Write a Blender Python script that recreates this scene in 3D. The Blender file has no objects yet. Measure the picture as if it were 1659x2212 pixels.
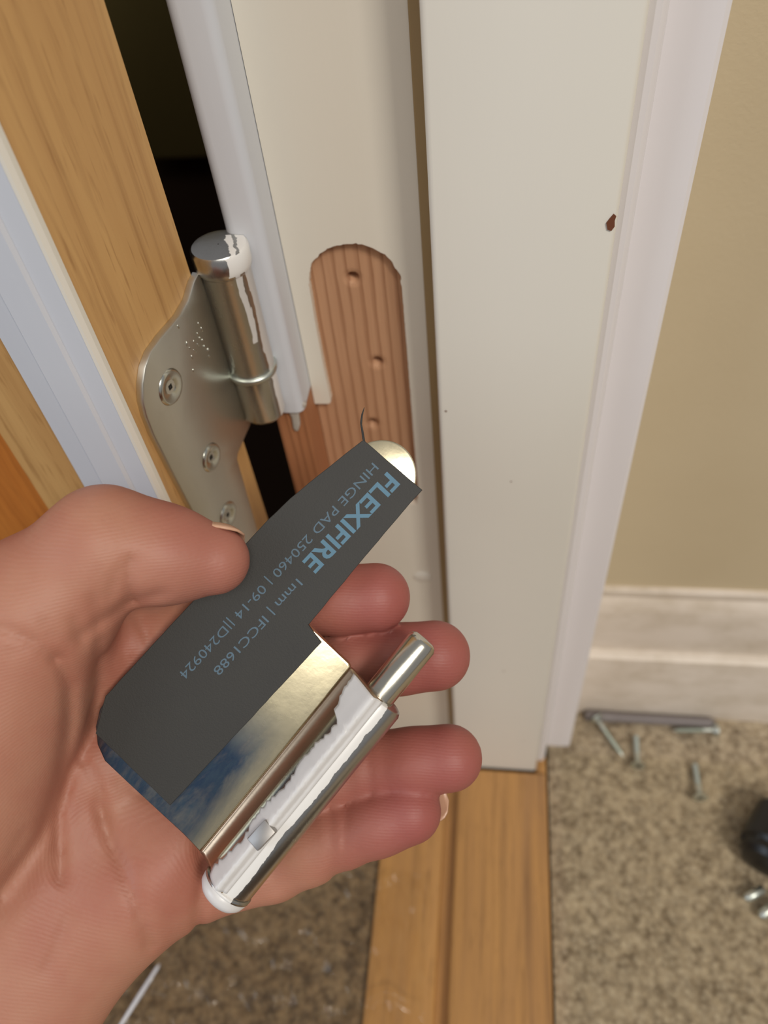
import bpy, bmesh, math, random
import numpy as np
from mathutils import Vector, Matrix
from mathutils.geometry import tessellate_polygon
from mathutils.noise import noise as pnoise

random.seed(7)
SC = bpy.context.scene
COL = SC.collection

# ------------------------------------------------------------------ camera
F, CX, CY = 1700.0, 829.5, 1106.0
CAM = np.array([0.0, -0.188, 0.463])
M = np.array([[0.9905986427, 0.0233618612, -0.1347907555],
              [0.1043559936, -0.7661432416, 0.6341406469],
              [-0.0884542571, -0.6422450873, -0.7613784159]])
cd = bpy.data.cameras.new('camera')
cam = bpy.data.objects.new('camera', cd)
COL.objects.link(cam)
SC.camera = cam
cam.matrix_world = Matrix(((M[0][0], -M[0][1], -M[0][2], CAM[0]),
                           (M[1][0], -M[1][1], -M[1][2], CAM[1]),
                           (M[2][0], -M[2][1], -M[2][2], CAM[2]), (0, 0, 0, 1)))
cd.sensor_fit = 'VERTICAL'
cd.sensor_height = 36.0
cd.lens = F / 2212 * 36.0
cd.clip_start = 0.01
cd.dof.use_dof = True
cd.dof.focus_distance = 0.192
cd.dof.aperture_fstop = 11.0

# ------------------------------------------------------------------ world, lights, exposure
W = bpy.data.worlds.new('world')
SC.world = W
W.use_nodes = True
W.node_tree.nodes['Background'].inputs[0].default_value = (0.86, 0.84, 0.86, 1)
W.node_tree.nodes['Background'].inputs[1].default_value = 0.30


def area(name, loc, target, size, power, col, sy=None):
    l = bpy.data.lights.new(name, 'AREA')
    l.energy = power
    l.color = col
    l.size = size
    if sy:
        l.shape = 'RECTANGLE'
        l.size_y = sy
    o = bpy.data.objects.new(name, l)
    COL.objects.link(o)
    o.location = loc
    d = Vector(target) - Vector(loc)
    o.rotation_euler = d.to_track_quat('-Z', 'Y').to_euler()
    return o


area('ceiling_lamp', (0.85, -1.15, 1.75), (0.0, 0.0, 0.2), 0.40, 19.5, (1.0, 0.94, 0.85))
area('leaf_bounce_fill', (0.30, -1.35, 1.95), (0.0, 0.0, 0.25), 1.0, 9.0, (1.0, 0.94, 0.85))  # added fill for ceiling bounce, brightens the reflection in the held leaf
area('window_light', (-1.5, -1.1, 1.1), (0.0, 0.0, 0.3), 0.7, 10.5, (0.74, 0.86, 1.0), 1.1)
SC.view_settings.view_transform = 'Standard'
SC.view_settings.look = 'None'
SC.view_settings.gamma = 1.0
SC.view_settings.use_curve_mapping = False
SC.view_settings.exposure = 0.0
SC.cycles.use_denoising = True


# ------------------------------------------------------------------ measuring helpers
def ray(px, py):
    return M @ np.array([px - CX, py - CY, F])


def hit(px, py, p0, n):
    r = ray(px, py)
    t = np.dot(np.array(p0) - CAM, n) / np.dot(r, n)
    return CAM + r * t


def aty(px, py, y):
    return hit(px, py, (0, y, 0), (0, 1, 0))


def atz(px, py, z=0.0):
    return hit(px, py, (0, 0, z), (0, 0, 1))


def deep(px, py, d):          # point at camera depth d (metres)
    return CAM + M @ (np.array([px - CX, py - CY, F]) * d / F)


# ------------------------------------------------------------------ object helpers
def obj(name, me, mat=None, parent=None, label=None, cat=None, group=None, kind=None, smooth=False):
    if isinstance(me, bmesh.types.BMesh):
        m = bpy.data.meshes.new(name)
        me.to_mesh(m)
        me.free()
        me = m
    o = bpy.data.objects.new(name, me)
    COL.objects.link(o)
    if mat is not None:
        me.materials.append(mat)
    if parent:
        o.parent = parent
    if smooth:
        for p in me.polygons:
            p.use_smooth = True
    if label: o['label'] = label
    if cat: o['category'] = cat
    if group: o['group'] = group
    if kind: o['kind'] = kind
    return o


def empty(name, loc=(0, 0, 0), label=None, cat=None, group=None, kind=None):
    o = bpy.data.objects.new(name, None)
    COL.objects.link(o)
    o.location = loc
    o.empty_display_size = 0.01
    if label: o['label'] = label
    if cat: o['category'] = cat
    if group: o['group'] = group
    if kind: o['kind'] = kind
    return o


def pydata(name, v, f):
    m = bpy.data.meshes.new(name)
    m.from_pydata([tuple(map(float, p)) for p in v], [], f)
    m.update()
    return m


def prism(poly, ax_u, ax_v, ax_w, org, w0, w1, bevel=0.0, seg=2):
    """2D polygon extruded from w0 to w1 in the given frame"""
    org = Vector(org)
    U, V, Wv = Vector(ax_u), Vector(ax_v), Vector(ax_w)
    bm = bmesh.new()
    a = [bm.verts.new(org + U * p[0] + V * p[1] + Wv * w0) for p in poly]
    b = [bm.verts.new(org + U * p[0] + V * p[1] + Wv * w1) for p in poly]
    n = len(poly)
    fa = bm.faces.new(a[::-1])
    fb = bm.faces.new(b)
    for i in range(n):
        bm.faces.new((a[i], a[(i + 1) % n], b[(i + 1) % n], b[i]))
    bmesh.ops.recalc_face_normals(bm, faces=bm.faces)
    if bevel:
        es = [e for e in fb.edges]
        bmesh.ops.bevel(bm, geom=es, offset=bevel, segments=seg, affect='EDGES', profile=0.5)
    bmesh.ops.triangulate(bm, faces=[f for f in bm.faces if len(f.verts) > 4])
    return bm


def box(x0, x1, y0, y1, z0, z1, bevel=0.0, seg=3):
    bm = bmesh.new()
    bmesh.ops.create_cube(bm, size=1.0)
    for v in bm.verts:
        v.co = Vector((x0 + (v.co.x + .5) * (x1 - x0), y0 + (v.co.y + .5) * (y1 - y0), z0 + (v.co.z + .5) * (z1 - z0)))
    if bevel:
        bmesh.ops.bevel(bm, geom=list(bm.edges), offset=bevel, segments=seg, affect='EDGES', profile=0.5)
    return bm


def lathe(prof, p0, axis, n=40, close=True):
    """profile [(radius, height)] turned about axis from p0"""
    ax = Vector(axis).normalized()
    e1 = ax.orthogonal().normalized()
    e2 = ax.cross(e1)
    p0 = Vector(p0)
    v, f = [], []
    for r, h in prof:
        for i in range(n):
            a = 2 * math.pi * i / n
            v.append(p0 + ax * h + (e1 * math.cos(a) + e2 * math.sin(a)) * r)
    for j in range(len(prof) - 1):
        for i in range(n):
            f.append((j * n + i, j * n + (i + 1) % n, (j + 1) * n + (i + 1) % n, (j + 1) * n + i))
    if close:
        f.append(tuple(range(n))[::-1])
        k = (len(prof) - 1) * n
        f.append(tuple(range(k, k + n)))
    bm = bmesh.new()
    vs = [bm.verts.new(p) for p in v]
    for q in f:
        bm.faces.new([vs[i] for i in q])
    bmesh.ops.recalc_face_normals(bm, faces=bm.faces)
    return bm


def extr_profile(prof, along, p0, e_a, e_b, length):
    """profile points (a,b) swept straight"""
    return prism(prof, e_a, e_b, along, p0, 0, length)


def grid(fn, nu, nv):
    v = [fn(i / nu, j / nv) for j in range(nv + 1) for i in range(nu + 1)]
    f = [(j * (nu + 1) + i, j * (nu + 1) + i + 1, (j + 1) * (nu + 1) + i + 1, (j + 1) * (nu + 1) + i) for j in range(nv) for i in range(nu)]
    return v, f


def autosmooth(o, ang=35):
    me = o.data
    bm = bmesh.new(); bm.from_mesh(me)
    for e in bm.edges:
        e.smooth = not (len(e.link_faces) == 2 and e.calc_face_angle(0) > math.radians(ang))
    for f in bm.faces: f.smooth = True
    bm.to_mesh(me); bm.free()
    return o


# ------------------------------------------------------------------ materials
def srgb(r, g, b):
    c = [x / 255 for x in (r, g, b)]
    return tuple([(x / 12.92 if x <= .04045 else ((x + .055) / 1.055) ** 2.4) for x in c] + [1.0])


class NT:
    def __init__(s, name):
        s.m = bpy.data.materials.new(name)
        s.m.use_nodes = True
        s.t = s.m.node_tree
        s.b = s.t.nodes['Principled BSDF']
        s.out = s.t.nodes['Material Output']

    def n(s, typ, **kw):
        nd = s.t.nodes.new(typ)
        ins = kw.pop('ins', {})
        for k, v in kw.items(): setattr(nd, k, v)
        for k, v in ins.items():
            if isinstance(v, bpy.types.NodeSocket): s.t.links.new(v, nd.inputs[k])
            else: nd.inputs[k].default_value = v
        return nd

    def link(s, a, b): s.t.links.new(a, b)

    def coord(s, scale=(1, 1, 1), rot=(0, 0, 0), loc=(0, 0, 0)):
        tc = s.n('ShaderNodeTexCoord')
        mp = s.n('ShaderNodeMapping', ins={0: tc.outputs['Object']})
        mp.inputs['Scale'].default_value = scale
        mp.inputs['Rotation'].default_value = rot
        mp.inputs['Location'].default_value = loc
        return mp.outputs[0]

    def ramp(s, fac, stops):
        r = s.n('ShaderNodeValToRGB', ins={0: fac})
        e = r.color_ramp.elements
        e[0].position, e[0].color = stops[0]
        e[1].position, e[1].color = stops[1]
        for p, c in stops[2:]:
            q = e.new(p); q.color = c
        return r.outputs[0]

    def mix(s, fac, a, b, mode='MIX'):
        m = s.n('ShaderNodeMix', data_type='RGBA', blend_type=mode)
        for i, v in ((0, fac), (6, a), (7, b)):
            if isinstance(v, bpy.types.NodeSocket): s.link(v, m.inputs[i])
            else: m.inputs[i].default_value = v
        return m.outputs[2]

    def math(s, op, a, b=0.0, c=0.0):
        m = s.n('ShaderNodeMath', operation=op)
        for i, v in enumerate((a, b, c)):
            if isinstance(v, bpy.types.NodeSocket): s.link(v, m.inputs[i])
            else: m.inputs[i].default_value = v
        return m.outputs[0]

    def noise(s, vec, scale, detail=3, rough=.55, dist=0.0):
        return s.n('ShaderNodeTexNoise', ins={'Vector': vec, 'Scale': scale, 'Detail': detail, 'Roughness': rough, 'Distortion': dist}).outputs['Fac']

    def bump(s, h, dist, strength=1.0):
        b = s.n('ShaderNodeBump', ins={'Height': h, 'Distance': dist, 'Strength': strength})
        s.link(b.outputs[0], s.b.inputs['Normal'])
        return b

    def set(s, **kw):
        for k, v in kw.items():
            k = k.replace('_', ' ')
            if isinstance(v, bpy.types.NodeSocket): s.link(v, s.b.inputs[k])
            else: s.b.inputs[k].default_value = v


def paint_mat(name, c, c2, rough=.38, bscale=60):
    t = NT(name)
    v = t.coord()
    n1 = t.noise(v, 14, 4)
    n2 = t.noise(t.coord(scale=(260, 260, 14)), 1.0, 3)
    t.set(Base_Color=t.mix(n1, c, c2), Roughness=rough)
    t.bump(n2, 0.00012, .5)
    return t.m


M_PAINT = paint_mat('white_gloss_paint', srgb(232, 228, 216), srgb(226, 222, 212))
M_PAINT2 = paint_mat('cream_gloss_paint', srgb(232, 227, 214), srgb(226, 220, 206))
M_PAINTR = paint_mat('white_architrave_paint', srgb(236, 232, 232), srgb(228, 224, 226))
M_PAINTB = paint_mat('cool_white_paint', srgb(215, 218, 222), srgb(205, 208, 216))


def wall_mat():
    t = NT('beige_wall_paint')
    v = t.coord()
    t.set(Base_Color=t.mix(t.noise(v, 20, 4), srgb(206, 190, 158), srgb(198, 181, 148)), Roughness=.7)
    t.bump(t.noise(v, 700, 3), .0002, .5)
    return t.m


M_WALL = wall_mat()


def skirt_mat():
    t = NT('scuffed_skirting_paint')
    v = t.coord()
    n = t.noise(t.coord(scale=(25, 25, 60)), 1, 5, .6)
    n2 = t.noise(v, 90, 4)
    f = t.ramp(n, [(.38, (0, 0, 0, 1)), (.62, (1, 1, 1, 1))])
    t.set(Base_Color=t.mix(t.math('MULTIPLY', f, t.math('MULTIPLY', n2, .65)), srgb(226, 214, 200), srgb(166, 148, 116)), Roughness=.45)
    t.bump(n2, .0004, .5)
    return t.m


M_SKIRT = skirt_mat()


def wood(name, c_lo, c_hi, c_dark, axis='z', freq=1.0, rough=.42, pores=.5, coat=.15):
    """grain running along axis"""
    t = NT(name)
    k = 260 * freq
    sc = {'z': (k, k, 9), 'y': (k, 9, k), 'x': (9, k, k)}[axis]
    sc2 = {'z': (60, 60, 3.5), 'y': (60, 3.5, 60), 'x': (3.5, 60, 60)}[axis]
    sc3 = {'z': (900, 900, 70), 'y': (900, 70, 900), 'x': (70, 900, 900)}[axis]
    a = t.noise(t.coord(scale=sc), 1.0, 4, .6, .6)
    b = t.noise(t.coord(scale=sc2), 1.0, 4, .6, 1.2)
    c = t.noise(t.coord(scale=sc3), 1.0, 2, .5)
    base = t.mix(t.ramp(b, [(.3, (0, 0, 0, 1)), (.7, (1, 1, 1, 1))]), c_lo, c_hi)
    col = t.mix(t.math('MULTIPLY', t.ramp(a, [(.5, (0, 0, 0, 1)), (.72, (1, 1, 1, 1))]), .55), base, c_dark)
    col = t.mix(t.math('MULTIPLY', t.ramp(c, [(.6, (0, 0, 0, 1)), (.75, (1, 1, 1, 1))]), pores), col, c_dark)
    t.set(Base_Color=col, Roughness=rough, Coat_Weight=coat, Coat_Roughness=.3)
    t.bump(t.mix(.5, a, c), .00015, .5)
    return t.m


M_OAK_DOOR = wood('oak_door_edge', srgb(192, 146, 90), srgb(208, 164, 104), srgb(150, 104, 56), 'z')
M_OAK_DARK = wood('oak_orange_panel', srgb(190, 112, 42), srgb(200, 124, 50), srgb(150, 82, 26), 'z', rough=.5)
M_OAK_SILL = wood('oak_threshold', srgb(196, 146, 84), srgb(164, 122, 78), srgb(118, 84, 50), 'y', rough=.4)


def pine(name, kx=170.0, c1=srgb(206, 163, 128), c2=srgb(192, 144, 108), cl=srgb(136, 88, 56)):
    """softwood: regular growth lines running down the face, grain along z"""
    t = NT(name)
    v = t.coord(scale=(1, 1, .05))
    w = t.n('ShaderNodeTexWave', wave_type='BANDS', bands_direction='X', wave_profile='SAW',
            ins={'Vector': v, 'Scale': kx / 6.283 * 1.6, 'Distortion': 1.3, 'Detail': 2.0, 'Detail Scale': 9.0, 'Detail Roughness': .55}).outputs['Fac']
    line = t.ramp(w, [(.55, (0, 0, 0, 1)), (.93, (1, 1, 1, 1)), (1.0, (.2, .2, .2, 1))])
    b = t.noise(t.coord(scale=(120, 120, 7)), 1, 4)
    fine = t.noise(t.coord(scale=(1400, 1400, 60)), 1, 2)
    col = t.mix(b, c1, c2)
    col = t.mix(t.math('MULTIPLY', line, .62), col, cl)
    col = t.mix(t.math('MULTIPLY', fine, .25), col, cl)
    t.set(Base_Color=col, Roughness=.7)
    t.bump(t.mix(.5, line, fine), .00006, .4)
    return t.m


M_PINE = pine('bare_pine', 330.0)
M_PINE2 = pine('bare_pine_edge', 420.0, srgb(190, 134, 94), srgb(172, 112, 72), srgb(120, 72, 42))


def zinc(name, c, rough, blue=False):
    t = NT(name)
    v = t.coord()
    n = t.noise(t.coord(scale=(70, 70, 22)), 1, 5, .6)
    n2 = t.noise(v, 420, 3)
    col = t.mix(n, c, tuple([x * .78 for x in c[:3]] + [1]))
    t.set(Base_Color=col, Metallic=1.0, Roughness=t.math('MULTIPLY_ADD', n, .16, rough - .08))
    t.bump(t.mix(.5, n, n2), .00012, .4)
    return t


M_ZINC = zinc('zinc_plate', srgb(222, 222, 214), .36).m


def plain(name, c, rough=.5, metallic=0.0, **kw):
    t = NT(name)
    n = t.noise(t.coord(), 180, 3)
    t.set(Base_Color=t.mix(n, c, tuple([x * .85 for x in c[:3]] + [1])), Roughness=rough, Metallic=metallic, **kw)
    t.bump(n, .0001, .3)
    return t.m


M_BLACK = plain('black_plastic', srgb(22, 21, 20), .35)
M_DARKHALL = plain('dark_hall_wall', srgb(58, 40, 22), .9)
M_OLIVE = plain('olive_painted_post', srgb(96, 84, 40), .8)
M_WHITEP = plain('dried_white_paint', srgb(226, 224, 222), .35)
M_GREYP = plain('dried_grey_paint_run', srgb(190, 184, 174), .4)
M_STEEL = plain('screw_steel', srgb(214, 220, 212), .38, 1.0)
M_STEELR = plain('rough_steel', srgb(176, 172, 168), .5, 1.0)
M_DARKR = plain('dark_socket', srgb(20, 18, 16), .6)
M_RODG = plain('grey_rod_plastic', srgb(128, 120, 118), .5)
M_CHIP = plain('bare_brown_chip', srgb(112, 62, 36), .8)
M_SCREWW = plain('zinc_screw_head', srgb(214, 216, 206), .22, 1.0)


def carpet_mat(name, c1, c2, c3):
    t = NT(name)
    v = t.coord()
    vo = t.n('ShaderNodeTexVoronoi', feature='F1', ins={'Vector': v, 'Scale': 300.0})
    n = t.noise(v, 170, 4, .65)
    n3 = t.noise(v, 22, 3)
    col = t.mix(t.ramp(n, [(.36, (0, 0, 0, 1)), (.62, (1, 1, 1, 1))]), c1, c2)
    col = t.mix(t.math('MULTIPLY', t.ramp(vo.outputs['Distance'], [(.25, (1, 1, 1, 1)), (.6, (0, 0, 0, 1))]), .35), col, c3)
    col = t.mix(t.math('MULTIPLY', n3, .35), col, c1)
    t.set(Base_Color=col, Roughness=.95)
    t.b.inputs['Sheen Weight'].default_value = .15
    t.bump(n, .0012, .7)
    return t.m


M_CARPET = carpet_mat('loop_carpet', srgb(116, 100, 78), srgb(184, 166, 138), srgb(218, 202, 174))
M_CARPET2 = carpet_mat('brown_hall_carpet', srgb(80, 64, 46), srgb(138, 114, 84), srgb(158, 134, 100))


def film_mat():
    t = NT('clear_plastic_film')
    tr = t.n('ShaderNodeBsdfTransparent', ins={0: (.97, .97, .95, 1)})
    gl = t.n('ShaderNodeBsdfGlossy', ins={'Color': (1, .97, .9, 1), 'Roughness': .08})
    n = t.noise(t.coord(), 160, 2)
    b = t.n('ShaderNodeBump', ins={'Height': n, 'Distance': .0006, 'Strength': .6})
    t.link(b.outputs[0], gl.inputs['Normal'])
    lw = t.n('ShaderNodeLayerWeight', ins={'Blend': .12})
    fac = t.math('MULTIPLY_ADD', lw.outputs['Fresnel'], .5, .012)
    mx = t.n('ShaderNodeMixShader', ins={0: fac, 1: tr.outputs[0], 2: gl.outputs[0]})
    t.link(mx.outputs[0], t.out.inputs[0])
    return t.m


M_FILM = film_mat()

# ------------------------------------------------------------------ the setting
X_, Y_, Z_ = (1, 0, 0), (0, 1, 0), (0, 0, 1)
CARP = -0.008        # carpet level below the threshold top
RB = 0.017           # rebate face lies behind the stop face
TOP = 0.62           # everything runs up past the frame
XA0, XA1 = -0.0748, -0.0634      # edge of hall-side architrave
XS = -0.0176         # stop corner
XJ = 0.0300          # room-side jamb corner

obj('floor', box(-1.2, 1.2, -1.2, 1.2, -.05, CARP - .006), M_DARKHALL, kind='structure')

# rebated jamb with the cut-out for the hinge leaf
mo_px = [(715, 868), (700, 800), (682, 705), (668, 620), (667, 600), (672, 570), (681, 559), (690, 549), (702, 540), (713, 534),
         (727, 530), (742, 528), (756, 526), (768, 526), (781, 528), (794, 531), (808, 537), (820, 544), (831, 551), (840, 559),
         (848, 568), (854, 578), (860, 587), (865, 598), (868, 619), (881, 780), (897, 984), (903, 1050)]
mo = []
random.seed(3)
for i, p in enumerate(mo_px):
    q = aty(p[0], p[1], RB)
    mo.append((q[0], q[2]))
# dense, slightly chipped edge round the head
mo2 = []
for i in range(len(mo) - 1):
    (x0, z0), (x1, z1) = mo[i], mo[i + 1]
    nn = max(1, int(math.hypot(x1 - x0, z1 - z0) / .0008))
    chip = 0.00022 if 2 < i < 24 else 0.00005
    for k in range(nn):
        t = k / nn
        mo2.append((x0 + (x1 - x0) * t + random.uniform(-1, 1) * chip, z0 + (z1 - z0) * t + random.uniform(-1, 1) * chip))
mo2.append(mo[-1])
xr = mo[-1][0]
zb = aty(903, 1090, RB)[2]
step = aty(640, 872, RB)
mz = step[2]
left_x = XA1 + .0002
corner = mo[0]
# round the tiny inner corner at the step
poly = [(left_x, TOP), (left_x, mz), (corner[0] - .0012, mz), (corner[0] - .0003, mz + .0004), (corner[0], mz + .0014)]
poly += mo2[2:] + [(xr - .001, zb), (left_x, zb), (left_x, -.001), (XS + .02, -.001), (XS + .02, TOP)]
jamb = obj('trim_1', prism(poly, X_, Z_, (0, -1, 0), (0, RB, 0), -.0032, 0), M_PAINT2, kind='structure')
jamb['label'] = 'cream painted rebated door jamb with a hinge recess cut in it'
obj('jamb_backing', box(left_x, XS + .02, RB + .0100, RB + .03, 0, TOP), M_PAINT2, jamb)
holes = []
for p in ((762, 601), (815, 783), (805, 915)):
    q = aty(p[0], p[1], RB + .003)
    holes.append((q[0], q[2]))
gx0, gx1, gz0, gz1 = left_x, xr + .004, zb - .006, aty(770, 520, RB)[2] + .004


def rec(u, v):
    x = gx0 + (gx1 - gx0) * u
    z = gz0 + (gz1 - gz0) * v
    y = RB + .0031
    for hx, hz in holes:
        d = math.hypot(x - hx, z - hz)
        if d < .0034:
            y += .0010 * (1 - d / .0034)
        if d < .0019:
            y += .0046 * min(1, (1 - d / .0019) * 1.7)
    return (x, y, z)


v, f = grid(rec, 130, 300)
# keep the sheet in front of the backing
obj('bare_wood_recess', pydata('bare_wood_recess', v, f), M_PINE, jamb, label='bare pine floor of the hinge recess', smooth=True)
for hx, hz in holes:
    obj('screw_hole', lathe([(.0001, 0), (.0009, .0), (.0011, .0003)], (hx, RB + .0081, hz), (0, -1, 0), 20, False), M_DARKR, jamb, label='dark drilled screw hole')
# solid block of the jamb is hollow in front of the backing: seal the hidden sides
obj('jamb_core', box(left_x + .0002, XS + .019, RB + .0102, RB + .031, .0, TOP - .001), M_PINE, jamb)

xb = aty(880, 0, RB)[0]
obj('corner_shade_strip', box(xb, XS + .001, RB - .0005, RB + .001, .0005, TOP - .001, .0004, 2), paint_mat('tan_shade_colour', srgb(166, 143, 104), srgb(152, 128, 90)), jamb, label='narrow tan strip giving the corner shade beside the stop as colour')  # shadow of the stop on the rebate, put in as a tan strip
q = aty(912, 1246, RB)
obj('filler_spot', lathe([(.0042, 0), (.0040, .0002), (.0032, .0005), (.0001, .0007)], (q[0], RB + .00005, q[2]), (0, -1, 0), 32, False), M_PAINT, jamb, label='round painted-over filler spot', smooth=True)
# stop: thick strip with rounded front corners
stop = obj('trim_2', box(XS, XJ, 0, .06, -.0005, TOP, .0016, 4), M_PAINT, kind='structure', smooth=False)
autosmooth(stop)
stop['label'] = 'wide off-white door stop standing proud of the rebate'
q = aty(1327, 483, -.0003)
chip_poly = [(-.0006, -.0016), (.0004, -.0020), (.0011, -.0008), (.0009, .0008), (.0011, .0020), (.0004, .0026), (-.0004, .0014), (-.0011, .0002)]
obj('paint_chip', prism(chip_poly, X_, Z_, (0, -1, 0), (XJ - .0018, -.0001, q[2]), 0, .0003), M_CHIP, stop, label='brown chip in the paint at the corner')
for px, py, r in ((1104, 1040, .0003), (963, 888, .0004), (1088, 1450, .0004), (882, 1205, .0003), (1130, 1600, .0003)):
    q = aty(px, py, 0)
    if q[0] > XS:
        obj('paint_speck', lathe([(.00005, .0001), (r, 0)], (q[0], -.0001, q[2]), (0, -1, 0), 8, False), M_CHIP, stop)

# hall-side architrave: painted above, bare wood below where the knuckle sat
za = aty(625, 885, .005)[2]


def bead_profile(x0, x1, y0, y1, r):
    pts = [(x0, y1)]
    for k in range(7):
        a = math.pi / 2 * k / 6
        pts.append((x0 + r * (1 - math.cos(a)), y0 + r - r * math.sin(a)))
    for k in range(7):
        a = math.pi / 2 * k / 6
        pts.append((x1 - r * .8 + r * .8 * math.sin(a), y0 + r * .8 - r * .8 * math.cos(a)))
    pts.append((x1, y1))
    return pts


arch = obj('trim_3', prism(bead_profile(XA0, XA1, .0035, .07, .0035), X_, Y_, Z_, (0, 0, 0), za, TOP), M_PAINTB, kind='structure', smooth=False)
autosmooth(arch, 40)
arch['label'] = 'rounded white architrave edge on the hall side'
obj('bare_wood_edge', box(XA0 + .0004, XA1, .006, .07, 0, za + .0002), M_PINE2, arch, label='bare pine lower edge of the architrave')
# paint run on the wood
run_px = [(602, 876), (620, 868), (640, 866), (662, 870), (661, 878), (650, 884), (646, 892), (649, 915), (646, 928), (639, 931), (633, 922), (630, 900), (624, 890), (612, 886)]
rp = []
for p in run_px:
    q = aty(p[0], p[1], .0055)
    rp.append((q[0], q[2]))
obj('paint_run', prism(rp, X_, Z_, (0, -1, 0), (0, .006, 0), -.0001, .0012, .0005, 2), M_GREYP, arch, label='grey-white paint run over bare wood', smooth=True)

# room-side architrave, moulded: thin step then broad face
pr = [(XJ, .075), (XJ, .007), (XJ + .0005, .0048), (XJ + .0018, .0040), (XJ + .0032, .0042), (XJ + .0044, .0054), (XJ + .0052, .0080), (XJ + .0056, .0140),
      (XJ + .0125, .0138), (XJ + .0185, .0142), (XJ + .0198, .0152), (XJ + .0202, .0175), (XJ + .0203, .075)]
ar = obj('trim_4', prism(pr, X_, Y_, Z_, (0, 0, 0), .006, TOP), M_PAINTR, kind='structure')
autosmooth(ar, 30)
ar['label'] = 'moulded white architrave on the room side'

# threshold: two oak strips at different heights with a groove between
xt0 = atz(817, 1877, -.004)[0]
th = empty('trim_5', (0, -.3, 0), kind='structure', label='oak threshold running under the doorway')
ob = obj('threshold_board', box(-.0155, .0362, -.9, -.0008, -.014, 0, .0016, 3), M_OAK_SILL, th, label='raised room-side oak board'); autosmooth(ob); ob.matrix_parent_inverse = Matrix.Translation((0, .3, 0))
ob = obj('threshold_board', box(xt0, -.0226, -.9, -.0008, -.014, -.004, .0014, 3), M_OAK_SILL, th, label='lower hall-side oak board'); autosmooth(ob); ob.matrix_parent_inverse = Matrix.Translation((0, .3, 0))
ob = obj('threshold_groove', box(-.0228, -.0153, -.9, .0, -.014, -.009), M_OAK_SILL, th); ob.matrix_parent_inverse = Matrix.Translation((0, .3, 0))
ob = obj('threshold_end', box(XJ + .0002, .0362, -.0008, .011, -.014, -.003, .0005, 2), M_OAK_SILL, th); ob.matrix_parent_inverse = Matrix.Translation((0, .3, 0))

# beige wall and skirting
YW = .058
YF = .0435
obj('wall_right', box(.03, .9, YW, YW + .08, CARP - .004, TOP), M_WALL, kind='structure')
ztop = aty(1400, 1281, YW - .004)[2]
zmid = aty(1400, 1419, YF + .003)[2]
sk = [(YW, CARP - .003), (YF, CARP - .003), (YF, zmid - .003), (YF + .0008, zmid - .0005), (YF + .0028, zmid + .001), (YF + .0060, zmid + .002), (YF + .0064, zmid + .005), (YF + .0062, zmid + .012),
      (YF + .0070, ztop - .016), (YF + .0090, ztop - .009), (YF + .0115, ztop - .006), (YF + .0110, ztop - .004), (YF + .0115, ztop - .0012), (YF + .0125, ztop), (YW, ztop + .0002)]
b = obj('baseboard_right', prism(sk, Y_, Z_, X_, (0, 0, 0), .0500, .9), M_SKIRT, kind='structure')
autosmooth(b, 25)

# dark hall behind the gap
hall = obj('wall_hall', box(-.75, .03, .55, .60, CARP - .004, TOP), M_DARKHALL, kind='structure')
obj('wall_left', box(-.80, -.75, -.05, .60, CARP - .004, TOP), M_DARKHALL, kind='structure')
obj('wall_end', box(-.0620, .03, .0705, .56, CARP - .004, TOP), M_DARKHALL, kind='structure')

p = aty(285, 60, .50)
p2 = aty(325, 370, .50)
obj('trim_6', box(p[0] - .03, p[0] + .03, .52, .549, p2[2], TOP, .004), M_OLIVE, kind='structure')

# ---- open oak door: edge faces the opening, near face carries a white strip and an oak panel
ED = np.array([-.2588, -.9659, 0.0])          # direction across the edge, towards the camera
EN = np.array([.9659, -.2588, 0.0])           # edge normal
EP = np.array([-.0792, 0.0, 0.0])             # plane of the leaf
DP = EP - EN * .0022                          # plane of the oak edge


def dist_on(px, py, pl):
    q = hit(px, py, pl, EN)
    return float(np.dot(q - pl, ED)), float(q[2])


d0 = (dist_on(225, 0, DP)[0] + dist_on(420, 620, DP)[0]) / 2
d1 = (dist_on(0, 292, DP)[0] + dist_on(380, 1100, DP)[0]) / 2
door = empty('door_1', tuple(DP + ED * d0), kind='structure', label='oak door standing open with its hinge edge towards the opening')
dinv = Matrix.Translation(-Vector(DP + ED * d0))


def dpart(*a, **k):
    o = obj(*a, **k)
    o.matrix_parent_inverse = dinv
    return o


zlo = .004
A = DP + ED * d1                                # near arris
FN = ED                                         # near face normal
FD = -EN                                        # along the face, away


def s_on(px, py, off=0.0):
    q = hit(px, py, A + FN * off, FN)
    return float(np.dot(q - A, FD))


s1 = (s_on(0, 705) + s_on(200, 1060)) / 2
s2 = (s_on(0, 930) + s_on(100, 1100)) / 2
wp = [(0.0006, 0), (.0004, .0012), (.0012, .0022), (s1 * .28, .0026), (s1 * .30, .0036), (s1 * .62, .0040), (s1 * .66, .0032), (s1 * .96, .0026), (s1, 0)]
o = dpart('white_lipping', prism(wp, tuple(FD), tuple(FN), Z_, tuple(A), zlo, TOP), M_PAINTB, door, label='white moulded strip beside the oak edge'); autosmooth(o, 25)
o = dpart('door_edge', prism([(d0, -s2 + .001), (d1 - .0002, -s2 + .001), (d1 - .0002, 0), (d0, 0)], tuple(ED), tuple(EN), Z_, tuple(DP), zlo, TOP), M_OAK_DOOR, door)
cl = [(-.0004, 0), (-.0005, .0014), (.0003, .0024), (.0012, .0026), (.0014, 0)]
o = dpart('arris_light_line', prism(cl, tuple(FD), tuple(FN), Z_, tuple(A), zlo, TOP), M_PAINT2, door)  # cream strip puts the light caught along the arris into colour
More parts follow.
